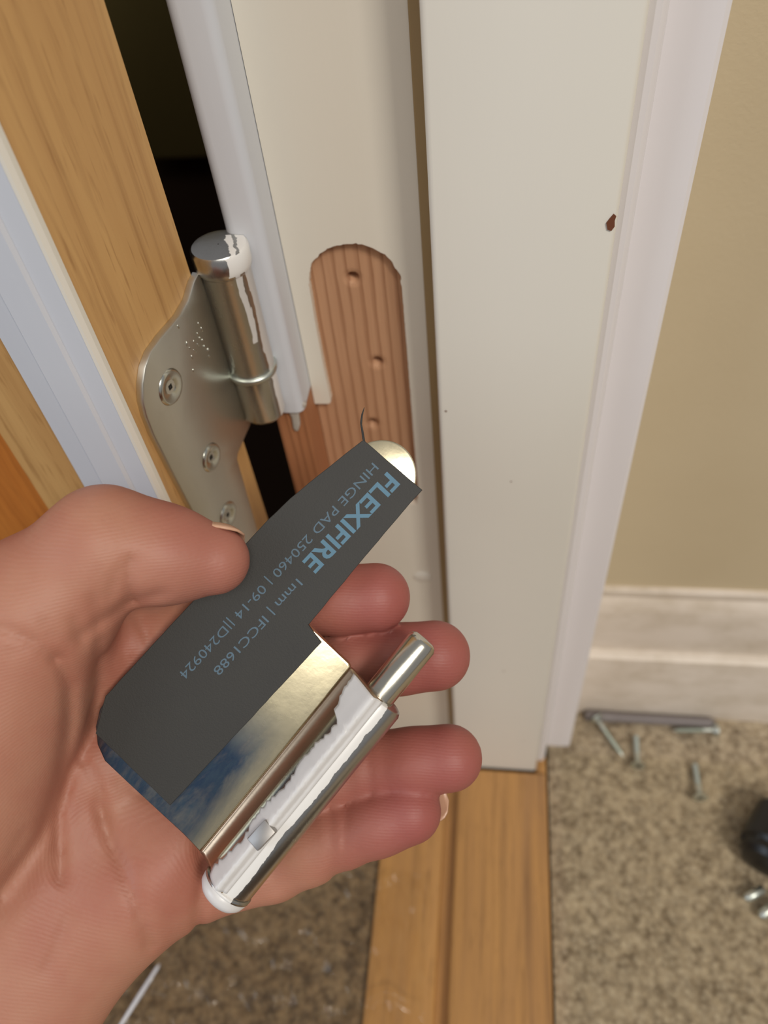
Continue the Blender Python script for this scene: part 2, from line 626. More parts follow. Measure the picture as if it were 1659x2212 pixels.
o = dpart('door_stile', prism([(s1 - .0002, -.001), (s1 + .0005, .0005), (s2 - .001, .0005), (s2, -.001), (s2, -.006), (s1, -.006)], tuple(FD), tuple(FN), Z_, tuple(A), zlo, TOP), M_OAK_DOOR, door)
o = dpart('door_panel', prism([(s2 - .0014, -.034), (s2 - .0014, -.007), (.7, -.007), (.7, -.034)], tuple(FD), tuple(FN), Z_, tuple(A), zlo, TOP), M_OAK_DARK, door, label='orange-brown oak panel')

# ---- carpets
def carpet(name, x0, x1, y0, y1, z, mat, label):
    nx, ny = int((x1 - x0) / .0013), int((y1 - y0) / .0013)

    def fn(u, w):
        x, y = x0 + (x1 - x0) * u, y0 + (y1 - y0) * w
        h = pnoise(Vector((x * 330, y * 330, 1.3))) * .0011 + pnoise(Vector((x * 700, y * 150, 5.3))) * .0005 + pnoise(Vector((x * 60, y * 60, 8))) * .0008
        return (x, y, z + h)
    v, f = grid(fn, nx, ny)
    n = len(v)
    me = pydata(name, v, f)
    return obj(name, me, mat, label=label, cat='carpet', smooth=True)


carpet('carpet', .0378, .32, -.30, YF + .001, CARP, M_CARPET, 'beige-brown loop carpet beside the skirting board, right of the oak threshold')
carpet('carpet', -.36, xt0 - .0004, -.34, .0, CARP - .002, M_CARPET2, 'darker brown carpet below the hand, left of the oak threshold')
obj('floor', box(.32, .9, -.9, YF + .001, CARP - .006, CARP), M_CARPET, kind='structure')


def film(name, x0, x1, y0, y1, zf, label, seed, amp):
    def fn(u, w):
        x, y = x0 + (x1 - x0) * u, y0 + (y1 - y0) * w
        c = Vector((x * 28 + seed, y * 60, seed))
        rg = max(0, 1 - abs(pnoise(Vector((x * 45 + y * 12 + seed, y * 16, seed + 9)))) * 9)
        h = rg * rg * amp * .7 + abs(pnoise(c)) * amp + abs(pnoise(Vector((x * 120 + y * 50, y * 45, seed + 4)))) * amp * .6
        return (x, y, zf(x) + h)
    v, f = grid(fn, 230, 230)
    return obj(name, pydata(name, v, f), M_FILM, label=label, cat='plastic film', smooth=True)


film('plastic_film', -.30, -.0275, -.33, -.062, lambda x: (-.0034 if x > xt0 - .001 else max(CARP + .0008, -.0034 - (xt0 - .001 - x) * .5)) + .0003,
     'clear wrinkled plastic film over the darker carpet and the lower oak board', 2.0, .0045)
film('plastic_film', .045, .30, -.29, .015, lambda x: CARP + .0012, 'clear thin plastic film over the carpet by the skirting board', 9.0, .0016)

fl_o = [o_ for o_ in COL.objects if o_.name == 'plastic_film'][0]
fa, fb = Vector(atz(345, 2082, .001)), Vector(atz(256, 2222, .001))
obj('rolled_edge', lathe([(.0004, 0), (.0009, .002), (.0012, (fb - fa).length * .5), (.0009, (fb - fa).length - .002), (.0004, (fb - fa).length)], fa, fb - fa, 10), plain('film_edge_glint', srgb(226, 228, 236), .2), fl_o, label='rolled edge of the film, its glint put in as white', smooth=True)  # fold of the film, with its glint put in as white colour

# ---- screws on the floor
ZC = CARP + .0046


def make_screw(name, tip_px, head_px, label, lift=.0, both=None):
    a = Vector(atz(*tip_px, ZC)); b_ = Vector(atz(*head_px, ZC + lift))
    ax = (b_ - a)
    L = ax.length
    ax.normalize()
    e = empty(name, tuple(a), label=label, cat='screw', group='loose screws on the carpet')
    prof = [(.00008, 0), (.0009, .003)]
    h = .003
    while h < L - .009:
        prof += [(.0019, h), (.0012, h + .0006)]
        h += .0011
    prof += [(.0015, h), (.0015, L - .0032)]
    inv = Matrix.Translation(-a)
    o = obj('shank', lathe(prof, a, ax, 14), M_STEEL, e); o.matrix_parent_inverse = inv
    o = obj('head', lathe([(.0015, L - .0034), (.0042, L - .0006), (.0043, L), (.0016, L), (.0013, L - .0015), (.0001, L - .0016)], a, ax, 24, False), M_STEEL, e, smooth=False); o.matrix_parent_inverse = inv
    o = obj('socket', lathe([(.0001, L - .001), (.0015, L - .0009), (.00155, L + .0001)], a, ax, 6, False), M_DARKR, e, label='dark drive socket'); o.matrix_parent_inverse = inv
    return e


make_screw('screw', (1347, 1635), (1287, 1550), 'bright-headed screw leaning beside the left end of the grey rod', .003)
make_screw('screw', (1374, 1583), (1378, 1655), 'screw lying head towards the camera, second from the architrave', .002)
make_screw('screw', (1500, 1643), (1513, 1724), 'screw lying alone out on the carpet, farthest from the skirting board', .002)
make_screw('screw', (1452, 1578), (1549, 1577), 'screw lying lengthwise against the right end of the grey rod', .0)

a = Vector(atz(1262, 1556, CARP + .004)); b_ = Vector(atz(1545, 1568, CARP + .004))
a.y = b_.y = YF - .0040
ax = b_ - a
o = obj('round_rod', lathe([(.0008, 0), (.0026, .0006), (.0036, .002), (.0036, .018), (.0031, .019), (.0031, ax.length - .003), (.0022, ax.length - .0006), (.0008, ax.length)], a, ax, 20), M_RODG,
        label='slim grey rod lying along the foot of the skirting board', cat='rod')
autosmooth(o, 50)

# ---- black tool cut by the right edge of the frame
tc = Vector(atz(1654, 1858, CARP + .015))
tool = empty('power_tool', (tc.x, tc.y, CARP), label='black tool with two metal prongs lying on the carpet at the right edge', cat='tool')
tinv = Matrix.Translation(-Vector((tc.x, tc.y, CARP)))
ax = Vector((-.55, -.83, 0)).normalized()
o = obj('body', lathe([(.006, -.034), (.012, -.032), (.0160, -.027), (.0160, -.006), (.0140, -.004), (.0140, .000), (.0115, .003), (.004, .0045)], tc, ax, 36), M_BLACK, tool)
autosmooth(o); o.matrix_parent_inverse = tinv
for k in range(8):
    a_ = math.pi / 4 * k
    e1 = ax.orthogonal().normalized(); e2 = ax.cross(e1)
    c = tc + (e1 * math.cos(a_) + e2 * math.sin(a_)) * .0142
    o = obj('grip_rib', lathe([(.0004, -.024), (.0014, -.022), (.0014, -.004), (.0004, -.002)], c, ax, 8), M_BLACK, tool); o.matrix_parent_inverse = tinv
for (p0, p1, r) in (((1650, 1920), (1607, 1943), .0024), ((1680, 1950), (1640, 1982), .0026)):
    s = Vector(atz(*p0, CARP + .008)); e_ = Vector(atz(*p1, CARP + .005))
    L = (e_ - s).length
    o = obj('prong', lathe([(r, 0), (r, L - r * .8), (r * .7, L - r * .3), (.0002, L)], s, e_ - s, 20), M_STEEL, tool, label='rounded metal prong', smooth=True); o.matrix_parent_inverse = tinv

# ------------------------------------------------------------------ hinge half left on the door
KN = Vector((-.0752, -.0012, 0))
zk1 = float(aty(480, 527, KN.y)[2]); zk0 = float(aty(592, 893, KN.y)[2])
hd = empty('hinge', (KN.x, KN.y, zk0), label='paint-splashed zinc hinge half still screwed to the oak door edge', cat='hinge')
hinv = Matrix.Translation(-Vector((KN.x, KN.y, zk0)))


def painted_zinc(name, build):
    """zinc with dried white paint where build(t) gives a mask"""
    t = zinc(name, srgb(200, 200, 196), .26)
    mask = build(t)
    w = t.n('ShaderNodeBsdfPrincipled', ins={'Base Color': srgb(232, 230, 226), 'Roughness': .32})
    nb = t.n('ShaderNodeBump', ins={'Height': mask, 'Distance': .00008, 'Strength': .5})
    t.link(nb.outputs[0], w.inputs['Normal'])
    mx = t.n('ShaderNodeMixShader', ins={0: mask, 1: t.b.outputs[0], 2: w.outputs[0]})
    t.link(mx.outputs[0], t.out.inputs[0])
    return t.m


def kn_mask(t):
    tc_ = t.n('ShaderNodeTexCoord')
    sp = t.n('ShaderNodeSeparateXYZ', ins={0: tc_.outputs['Object']})
    n = t.noise(t.coord(scale=(300, 300, 60)), 1, 4)
    nn = t.math('MULTIPLY', t.math('SUBTRACT', n, .5), .008)
    # angle about the knuckle axis: paint on the side turned to the jamb
    xx = t.math('SUBTRACT', sp.outputs[0], KN.x)
    yy = t.math('SUBTRACT', sp.outputs[1], KN.y)
    sd = t.math('ADD', t.math('MULTIPLY', xx, .93), t.math('MULTIPLY', yy, .37))
    sn = t.math('ADD', sd, t.math('MULTIPLY', nn, .45))
    edge = t.math('GREATER_THAN', sn, .0050)
    strk = t.math('MULTIPLY', t.math('GREATER_THAN', sn, .0022), t.math('LESS_THAN', sn, .0040))
    strk = t.math('MULTIPLY', strk, t.math('GREATER_THAN', sp.outputs[2], zk1 - .0295))
    top = t.math('MULTIPLY', t.math('GREATER_THAN', sp.outputs[2], zk1 - .0062), t.math('GREATER_THAN', t.math('ADD', sd, nn), .0006))
    top = t.math('MULTIPLY', top, t.math('LESS_THAN', sp.outputs[2], zk1 - .0005))
    low = t.math('LESS_THAN', sp.outputs[1], KN.y + .0045)
    return t.math('MULTIPLY', t.math('MAXIMUM', t.math('MAXIMUM', edge, strk), top), low)


M_KN = painted_zinc('knuckle_zinc_with_paint', kn_mask)


def hp(*a, **k):
    o = obj(*a, **k); o.matrix_parent_inverse = hinv
    return o


H = zk1 - zk0
R = .0072
zr = float(aty(590, 826, KN.y - R)[2]) - zk0
o = hp('knuckle', lathe([(.002, zr + .0006), (R - .0003, zr + .0006), (R, zr + .0012), (R, H - .0075), (R + .0002, H - .0072), (R + .0006, H - .0066), (R + .0009, H - .0052), (R + .0009, H - .0010), (R + .0003, H - .0002), (R - .0012, H), (.0002, H)],
                      (KN.x, KN.y, zk0), Z_, 48, False), M_KN, hd, smooth=True)
autosmooth(o, 40)
o = hp('knuckle', lathe([(.0002, 0), (R - .0022, 0), (R - .0006, .0010), (R - .0002, .0022), (R - .0002, zr - .0012), (.002, zr - .0011)], (KN.x, KN.y, zk0), Z_, 48, False), M_KN, hd, label='short lower knuckle ring')
autosmooth(o, 40)
o = hp('washer', lathe([(.002, zr - .0011), (R + .0003, zr - .0013), (R + .0007, zr - .0006), (R + .0007, zr + .0002), (R + .0003, zr + .0008), (.002, zr + .0008)], (KN.x, KN.y, zk0), Z_, 40, False), M_STEEL, hd, smooth=True)
lf_px = [(430, 590), (437, 600), (452, 640), (545, 893), (542, 918), (527, 952), (515, 980), (514, 992), (561, 1159), (585, 1240), (585, 1275), (565, 1300), (530, 1300), (498, 1275), (426, 1121), (371, 1015), (333, 939), (318, 900), (310, 868), (309, 830),
         (314, 795), (326, 762), (350, 728), (388, 684), (408, 650), (420, 610)]
lf = [dist_on(px, py, EP) for px, py in lf_px]
o = hp('leaf', prism(lf, tuple(ED), Z_, tuple(EN), tuple(EP), -.0021, 0, .0006, 2), M_ZINC, hd)
autosmooth(o, 40)
# strap from the leaf into the knuckle
k0 = dist_on(437, 600, EP); k1 = dist_on(545, 893, EP)
stp = Vector(EP + ED * .001)


def strap(u, v):
    z = zk0 + .0008 + (zk1 - .009 - zk0) * v
    lim = k0[0] + (k1[0] - k0[0]) * .5 + .001
    P0 = EP + ED * lim
    P1 = np.array([KN.x - R * .93, KN.y - R * .3, 0])
    P2 = np.array([KN.x - R * .2, KN.y - R * .7, 0])
    q = (1 - u) ** 2 * P0 + 2 * u * (1 - u) * P1 * 1.0 + u * u * P2
    return (q[0] + EN[0] * .0009, q[1] + EN[1] * .0009 - .0004, z)


v, f = grid(strap, 10, 30)
o = hp('leaf_bend', pydata('leaf_bend', v, f), M_ZINC, hd, smooth=True)
md = o.modifiers.new('solid', 'SOLIDIFY'); md.thickness = .0012
for px, py in ((368, 836), (456, 988), (492, 1112)):
    q = hit(px, py, EP, EN)
    r = .0048 if py < 900 else .0043
    s = obj('screw', lathe([(r + .0004, .00005), (r, .0006), (r - .0005, .0007), (r * .55, .0001), (r * .28, -.0001), (r * .22, -.0006), (.0001, -.0006)], q, EN, 36, False), M_SCREWW, hd, label='countersunk screw with cross recess', smooth=True)
    s.matrix_parent_inverse = hinv
    s2 = obj('recess', lathe([(.0001, .00003), (.0011, .00003), (.0012, -.0002)], q, EN, 4, False), M_DARKR, s)
    s2.matrix_parent_inverse = Matrix.Identity(4)
# stamped marks on the leaf
random.seed(11)
for k, (px, py) in enumerate([(429, 700), (436, 712), (427, 722), (419, 738), (428, 745), (437, 735), (410, 752), (403, 742), (421, 758), (415, 772), (441, 748), (449, 756), (417, 800), (431, 730), (452, 770), (385, 706)]):
    q = hit(px, py, EP, EN)
    L = random.uniform(.0009, .0019)
    a_ = random.uniform(-.5, .5)
    dv = Vector((ED[0] * math.sin(a_), ED[1] * math.sin(a_), math.cos(a_)))
    o = hp('stamped_mark', lathe([(.00005, 0), (.00026, L * .3), (.00026, L * .7), (.00005, L)], Vector(q) - dv * L / 2, dv, 8), M_SCREWW, hd, smooth=True)

# ------------------------------------------------------------------ hinge half held in the hand
DH = .190
px_mm = F / DH / 1000
cU = np.array([.7752, .6317, 0]); cV = np.array([.6317, -.7752, 0]); cW = np.array([0, 0, -1.0])
wU, wV, wW = M @ cU, M @ cV, M @ cW
ON = deep(665, 1350, DH)
S = 8.6 / px_mm                   # measured units are 8.6 px each


def hpt(u, v, w=0):               # hinge units (mm at measuring scale) -> world
    return ON + (wU * u + wV * v) * S / 1000 + wW * w / 1000


held = empty('hinge', tuple(hpt(0, 0)), label='paint-spattered zinc hinge half with pin and black pad, held in the hand', cat='hinge')
HM = Matrix(((wU[0], wV[0], wW[0], ON[0]), (wU[1], wV[1], wW[1], ON[1]), (wU[2], wV[2], wW[2], ON[2]), (0, 0, 0, 1)))
held.matrix_world = HM
k = S / 1000


def arc(cx, cy, r, a0, a1, n=14):
    return [(cx + r * math.cos(math.radians(a0 + (a1 - a0) * i / n)), cy + r * math.sin(math.radians(a0 + (a1 - a0) * i / n))) for i in range(n + 1)]


UX, VX, WX = (1, 0, 0), (0, 1, 0), (0, 0, 1)


def kk(pts): return [(p[0] * k, p[1] * k) for p in pts]


# leaf outline: round head, step, wide foot with a chamfered corner
leaf = [(0, 0), (0, 37.0)] + [(-9.5 + 9.5 * math.cos(math.radians(a)), 38.8 + 11.0 * math.sin(math.radians(a))) for a in range(0, 181, 6)] + [(-20.6, 28), (-23, 14), (-25.2, -20), (-27.6, -46)] + \
       [(-27.2, -49.5), (-25.2, -53.6), (-22, -56.8), (-18, -58.8), (-10, -59.4), (9, -60.6), (15, -61.4), (15, -1.4), (14, -1.0)]


def zinc_held():
    t = zinc('held_zinc', srgb(222, 214, 190), .28)
    sp = t.n('ShaderNodeSeparateXYZ', ins={0: t.n('ShaderNodeTexCoord').outputs['Object']})
    # blue patch low on the leaf
    n = t.noise(t.coord(scale=(90, 26, 90)), 1, 6, .65, .8)
    n2 = t.noise(t.coord(scale=(700, 200, 700)), 1, 3)
    lo = t.n('ShaderNodeMapRange', ins={0: sp.outputs[1], 1: -.020, 2: -.036, 3: 0.0, 4: 1.0}).outputs[0]
    rt = t.n('ShaderNodeMapRange', ins={0: t.math('ADD', sp.outputs[0], t.math('MULTIPLY', t.math('SUBTRACT', n, .5), .012)), 1: .0125, 2: .0085, 3: 0.0, 4: 1.0}).outputs[0]
    msk = t.math('MULTIPLY', t.math('MULTIPLY', lo, rt), t.ramp(t.math('ADD', n, t.math('MULTIPLY', n2, .4)), [(.36, (.35, .35, .35, 1)), (.72, (1, 1, 1, 1))]))
    base = t.mix(t.noise(t.coord(scale=(60, 20, 60)), 1, 4), srgb(228, 218, 186), srgb(206, 196, 164))
    col = t.mix(msk, base, t.mix(n2, srgb(50, 72, 118), srgb(112, 134, 144)))
    t.set(Base_Color=col)
    return t.m


M_ZH = zinc_held()
o = obj('leaf', prism(kk(leaf), UX, VX, WX, (0, 0, 0), -.0024, 0, .0004, 2), M_ZH, held); autosmooth(o, 40)

# knuckle: round barrel; plate bends up to it
BR, BC, BW = 6.5 * k, 25.4 * k, .0022


def bend(u, v):
    y = (-1.4 - 59.8 * v - .2) * k
    pts = [(15 * k, 0.0), (16.2 * k, .0003), (18.0 * k, .0018), (20.2 * k, .0046), (22.2 * k, .0072), (24.5 * k, BW + BR + .0001)]
    i = min(int(u * 5), 4); t = u * 5 - i
    a, b2 = pts[i], pts[i + 1]
    return (a[0] + (b2[0] - a[0]) * t, y, a[1] + (b2[1] - a[1]) * t)


v, f = grid(bend, 10, 60)
# closed ends by solidify
M_BR = zinc('bent_zinc_plate', srgb(190, 166, 140), .3).m
o = obj('leaf_bend', pydata('leaf_bend', v, f), M_BR, held, smooth=True, label='angled strip where the leaf turns up to the knuckle')
md = o.modifiers.new('solid', 'SOLIDIFY'); md.thickness = .0022; md.offset = -1 if False else 1
bm_l = lathe([(.0002, 0), (BR - .0010, 0), (BR - .0002, .0007), (BR, .0016), (BR, 59.0 * k), (BR - .0004, 60.0 * k), (BR - .0010, 60.3 * k), (.002, 60.3 * k)], (BC, -62.2 * k, BW), (0, 1, 0), 64, False)


def held_mask(t):
    sp = t.n('ShaderNodeSeparateXYZ', ins={0: t.n('ShaderNodeTexCoord').outputs['Object']})
    n = t.noise(t.coord(scale=(160, 110, 160)), 1, 5, .6)
    nn = t.math('MULTIPLY', t.math('SUBTRACT', n, .5), .0032)
    n2 = t.noise(t.coord(scale=(500, 50, 500)), 1, 4, .6)
    # left limit is jagged, right limit wanders along the length
    lim = t.n('ShaderNodeMapRange', ins={0: sp.outputs[1], 1: -62 * k, 2: -1 * k, 3: 27.8 * k, 4: 27.4 * k}).outputs[0]
    rgt = t.math('LESS_THAN', t.math('ADD', sp.outputs[0], t.math('MULTIPLY', nn, 1.0)), lim)
    front = t.math('GREATER_THAN', sp.outputs[2], .0030)
    m1 = t.math('MULTIPLY', rgt, front)
    m1 = t.math('MULTIPLY', m1, t.math('GREATER_THAN', sp.outputs[0], 21.9 * k))
    # thin scratches through it
    sc_ = t.math('LESS_THAN', n2, .76)
    # bare stamp
    return t.math('MULTIPLY', m1, sc_)


M_BARREL = painted_zinc('barrel_zinc_with_paint', held_mask)
o = obj('knuckle', bm_l, M_BARREL, held, label='round knuckle streaked with white paint'); autosmooth(o, 40)
capm = lathe([(.0002, -.0042), (.0030, -.0044), (BR - .0012, -.0034), (BR - .0002, -.0022), (BR + .0001, -.0008), (BR - .0004, .0)], (BC, -62.2 * k, BW), (0, 1, 0), 48, False)
o = obj('end_cap', capm, M_WHITEP, held, label='white-painted end cap', smooth=True)
o = obj('end_ring', lathe([(BR - .001, -.0002), (BR + .0003, 0), (BR + .0003, .0007), (BR - .001, .0010)], (BC, -62.2 * k, BW), (0, 1, 0), 48, False), M_BARREL, held, smooth=True)
PR = 4.05 * k
o = obj('pin', lathe([(PR, 0), (PR, 16.8 * k), (PR - .0005, 17.8 * k), (PR - .0013, 18.3 * k), (.0002, 18.4 * k)], (24.7 * k, -2.2 * k, BW), (0, 1, 0), 48, False), zinc('pin_zinc', srgb(224, 220, 206), .2).m, held, label='shiny round hinge pin'); autosmooth(o, 30)

# paint skin over the bend, lumpy with a ragged edge
random.seed(5)
ed = []
vv = -1.6
while vv > -61.5:
    base_u = 20.0 + .9 * math.sin(vv * .35) * .5 + random.uniform(-.35, .35)
    if vv > -9: base_u = 16.3 + (-vv - 1.6) * .18 + random.uniform(-.3, .3)
    elif vv > -12: base_u = 18.4 + random.uniform(-.3, .3)
    ed.append((base_u, vv)); vv -= .8
NS = 14
pv, pf = [], []


def bend_w(u):     # height of the bend/barrel front at u (units)
    pts = [(15, 0.0), (16.2, .0003), (18.0, .0018), (20.2, .0046), (22.2, .0072), (24.5, BW + BR + .0001)]
    if u >= 22.6:
        d = (u - 25.4) * k
        return BW + math.sqrt(max(BR * BR - d * d, 0)) + .0001
    for i in range(5):
        if u <= pts[i + 1][0]:
            t = (u - pts[i][0]) / (pts[i + 1][0] - pts[i][0])
            return pts[i][1] + (pts[i + 1][1] - pts[i][1]) * t
    return BW + BR


SK = .0021
for j, (eu, ev) in enumerate(ed):
    ru = 25.4
    for i in range(NS + 1):
        u = eu + (ru - eu) * i / NS
        th_ = .00040 * min(1, i / 1.5) * min(1, (NS - i) / 4.0) - (.0004 if i == NS else 0)
        pv.append((u * k, ev * k, bend_w(u) + (SK if u < 22.6 else max(0, SK * (1 - (u - 22.6) / 1.6))) * 1.0 + th_))
for j in range(len(ed) - 1):
    for i in range(NS):
        a = j * (NS + 1) + i
        pf.append((a, a + 1, a + NS + 2, a + NS + 1))
o = obj('paint_skin', pydata('paint_skin', pv, pf), M_WHITEP, held, label='ragged white paint left along the knuckle', smooth=True)
md = o.modifiers.new('s', 'SOLIDIFY'); md.thickness = .0003; md.offset = -1

# stamped square on the paint
st = empty
sb = box(-.0019, .0019, -.0030, .0030, -.0014, .0006, .0003, 2)
for v_ in sb.verts:
    v_.co.z += .00012 * pnoise(v_.co * 2500)
o = obj('stamped_square', sb, M_STEELR, held, label='small bare metal rectangle'); autosmooth(o)
o.location = (22.9 * k, -43.8 * k, bend_w(22.9) + SK * .6 + .0009)
o.rotation_euler = (0, math.radians(-16), math.radians(-4))

# black pad
pad = [(-18.5, 44.8), (.9, 44.4), (.6, 40), (.25, 20), (.1, 0.3), (5.4, -1.1), (1.8, -56.6), (-24.0, -54.4), (-28.0, -45.6), (-26.5, -20), (-24.4, 14), (-23.4, 22), (-21.6, 31)]


def pad_mat():
    t = NT('black_rubber_pad')
    n = t.noise(t.coord(), 2600, 2)
    n2 = t.noise(t.coord(), 60, 4)
    t.set(Base_Color=t.mix(n2, srgb(50, 49, 45), srgb(42, 41, 39)), Roughness=.62)
    t.bump(n, .00008, .6)
    return t.m


M_PAD = pad_mat()
padr = []
random.seed(9)
for i in range(len(pad)):
    (x0, y0), (x1, y1) = pad[i], pad[(i + 1) % len(pad)]
    nn = max(1, int(math.hypot(x1 - x0, y1 - y0) / 2.5))
    for q in range(nn):
        t = q / nn
        j_ = .06 if q else 0
        padr.append((x0 + (x1 - x0) * t + random.uniform(-j_, j_), y0 + (y1 - y0) * t + random.uniform(-j_, j_)))
pd = obj('intumescent_pad', prism(kk(padr), UX, VX, WX, (0, 0, 0), .00005, .0010, .00015, 2), M_PAD, held, label='matt black pad with faded blue print')
# loose sliver at the pad corner
pts = [(-18.4, 44.4), (-19.0, 47), (-18.3, 50), (-15.6, 54.0)]
slv, slf = [], []
sl_px = [(786, 952, 4.0), (783, 932, 3.6), (780, 915, 2.8), (782, 897, 2.2), (787, 880, .6)]
ring = 6
for i, (px, py, wd) in enumerate(sl_px):
    q = deep(px, py, DH - .0006 - i * .0005)
    loc = HM.inverted() @ Vector(q)
    for r_ in range(ring):
        a_ = 2 * math.pi * r_ / ring
        slv.append((loc.x + wd / F * DH * math.cos(a_), loc.y, loc.z + .0004 * math.sin(a_)))
for i in range(len(sl_px) - 1):
    for r_ in range(ring):
        slf.append((i * ring + r_, i * ring + (r_ + 1) % ring, (i + 1) * ring + (r_ + 1) % ring, (i + 1) * ring + r_))
obj('loose_sliver', pydata('loose_sliver', slv, slf), M_PAD, pd, label='thin black sliver sticking up from the pad corner', smooth=True)

M_PRINT = plain('faded_blue_print', srgb(88, 128, 150), .6)
M_PRINT2 = plain('pale_blue_print', srgb(84, 108, 124), .6)


def lettering(name, text, u0, v0, u1, v1, height, mat, bold=0.0, hollow=False):
    """text baseline-centre line from (u0,v0) to (u1,v1) in hinge units, letters' tops towards +u"""
    cu = bpy.data.curves.new(name, 'FONT')
    cu.body = text
    cu.resolution_u = 3
    cu.offset = bold
    tmp = bpy.data.objects.new('tmp', cu)
    COL.objects.link(tmp)
    dg = bpy.context.evaluated_depsgraph_get()
    me = bpy.data.meshes.new_from_object(tmp.evaluated_get(dg))
    bpy.data.objects.remove(tmp)
    bpy.data.curves.remove(cu)
    co = np.array([v.co[:] for v in me.vertices])
    mn, mx_ = co.min(0), co.max(0)
    d = np.array([u1 - u0, v1 - v0]); L = np.linalg.norm(d); d /= L
    up = np.array([-d[1], d[0]])
    for v in me.vertices:
        a_ = (v.co.x - mn[0]) / (mx_[0] - mn[0]) * L
        b_ = ((v.co.y - mn[1]) / (mx_[1] - mn[1]) - .5) * height
        p = np.array([u0, v0]) + d * a_ + up * b_
        v.co = (p[0] * k, p[1] * k, .00104)
    me.materials.clear()
    return obj(name, me, mat, pd)


lettering('lettering', 'FLEXIFIRE', -6.6, 42.2, -8.9, 11.4, 4.6, M_PRINT, .022)
lettering('lettering', '1mm | IFCC1688', -8.8, 7.4, -10.6, -23.6, 3.0, M_PRINT2, .002)
lettering('lettering', 'HINGE PAD 250460 | 09-14 ||D240924', -12.4, 41.8, -16.6, -29.6, 3.0, M_PRINT2, .0)

# ------------------------------------------------------------------ the hand: one continuous surface from a distance field
def C3(px, py, d):            # mm in camera axes
    return np.array([(px - CX) * d / F, (py - CY) * d / F, d]) * 1.0


def mmc(px, py, d): return C3(px, py, d * 1000.0)


H_FING = {
    'index': [(160, 1470, .204, 12.5), (425, 1350, .2065, 9.9), (640, 1302, .2065, 8.9), (812, 1290, .2030, 8.9)],
    'middle': [(230, 1650, .206, 11.5), (520, 1500, .2125, 10.0), (760, 1432, .2105, 9.3), (940, 1416, .2060, 9.2)],
    'ring': [(330, 1770, .206, 11.0), (590, 1705, .2115, 9.8), (800, 1655, .2085, 9.0), (970, 1637, .2040, 8.6)],
    'little': [(410, 1905, .206, 10.2), (590, 1868, .2085, 9.0), (735, 1800, .2060, 8.9), (884, 1752, .2030, 8.3)],
}
H_THUMB = [(-30, 1480, .186, 21.0), (70, 1330, .183, 17.5), (228, 1182, .182, 13.4), (355, 1198, .1835, 11.0), (464, 1210, .1850, 8.2)]
x0, x1 = -175.0, 30.0
y0, y1 = -12.0, 190.0
z0, z1 = 140.0, 236.0
h = 1.0
gx = np.arange(x0, x1, h, dtype=np.float32); gy = np.arange(y0, y1, h, dtype=np.float32); gz = np.arange(z0, z1, h, dtype=np.float32)
GX, GY, GZ = np.meshgrid(gx, gy, gz, indexing='ij')


def cone(a, ra, b, rb):
    ab = (b - a).astype(np.float32); L2 = float(ab @ ab)
    t = ((GX - a[0]) * ab[0] + (GY - a[1]) * ab[1] + (GZ - a[2]) * ab[2]) / L2
    np.clip(t, 0, 1, out=t)
    d = np.sqrt((GX - a[0] - ab[0] * t) ** 2 + (GY - a[1] - ab[1] * t) ** 2 + (GZ - a[2] - ab[2] * t) ** 2)
    return d - (ra + (rb - ra) * t)


def ell(c, ax, rad):
    """ellipsoid: ax = 3 unit rows"""
    q = [((GX - c[0]) * a[0] + (GY - c[1]) * a[1] + (GZ - c[2]) * a[2]) / r for a, r in zip(ax, rad)]
    n = np.sqrt(q[0] ** 2 + q[1] ** 2 + q[2] ** 2)
    return (n - 1) * min(rad)


def smin(a, b, kk_):
    hh = np.clip(.5 + .5 * (b - a) / kk_, 0, 1)
    return b + (a - b) * hh - kk_ * hh * (1 - hh)


def chain(js, kc=2.0):
    D = None
    for (p, q) in zip(js[:-1], js[1:]):
        d = cone(mmc(*p[:3]), p[3], mmc(*q[:3]), q[3])
        D = d if D is None else smin(D, d, kc)
    return D


fing = None
for nme, js in H_FING.items():
    d = chain(js)
    # soft pads between the joints
    for (p, q) in zip(js[1:-1], js[2:]):
        m_ = (mmc(*p[:3]) * .45 + mmc(*q[:3]) * .55) + np.array([0, 0, -1.2])
        d = smin(d, np.sqrt((GX - m_[0]) ** 2 + (GY - m_[1]) ** 2 + (GZ - m_[2]) ** 2) - (q[3] - .6), 3.0)
    fing = d if fing is None else smin(fing, d, .9)
palm = None
for a, b2 in (((150, 1520, .206, 13), (-190, 2060, .204, 17)), ((230, 1650, .208, 13), (-120, 2160, .205, 17)),
              ((320, 1780, .208, 13), (-40, 2230, .205, 17)), ((385, 1895, .2055, 12), (60, 2140, .202, 13.5)), ((60, 2140, .202, 13.5), (-210, 2440, .200, 17))):
    d = cone(mmc(*a[:3]), a[3], mmc(*b2[:3]), b2[3])
    palm = d if palm is None else smin(palm, d, 9.0)
hand = smin(palm, fing, 5.0)
thumb = chain(H_THUMB, 5.0)
dr = np.array([-.30, .954, 0.]); dr /= np.linalg.norm(dr)
cr = np.array([.954, .30, 0.])
then = ell(mmc(-5, 1640, .190), [dr, cr, np.array([0, 0, 1.])], (44, 18, 25))
web = cone(mmc(60, 1440, .192), 13, mmc(262, 1368, .203), 10)
thumb = smin(thumb, then, 7.0)
thumb = smin(thumb, web, 5.0)
hand = smin(hand, thumb, 3.6)
hyp = ell(mmc(318, 1905, .2025), [np.array([-.62, .785, 0.]), np.array([.785, .62, 0.]), np.array([0, 0, 1.])], (24, 13.5, 14.5))
hand = smin(hand, hyp, 4.0)
hand = smin(hand, cone(mmc(-150, 2200, .202), 23, mmc(-1150, 3150, .168), 34), 16.0)
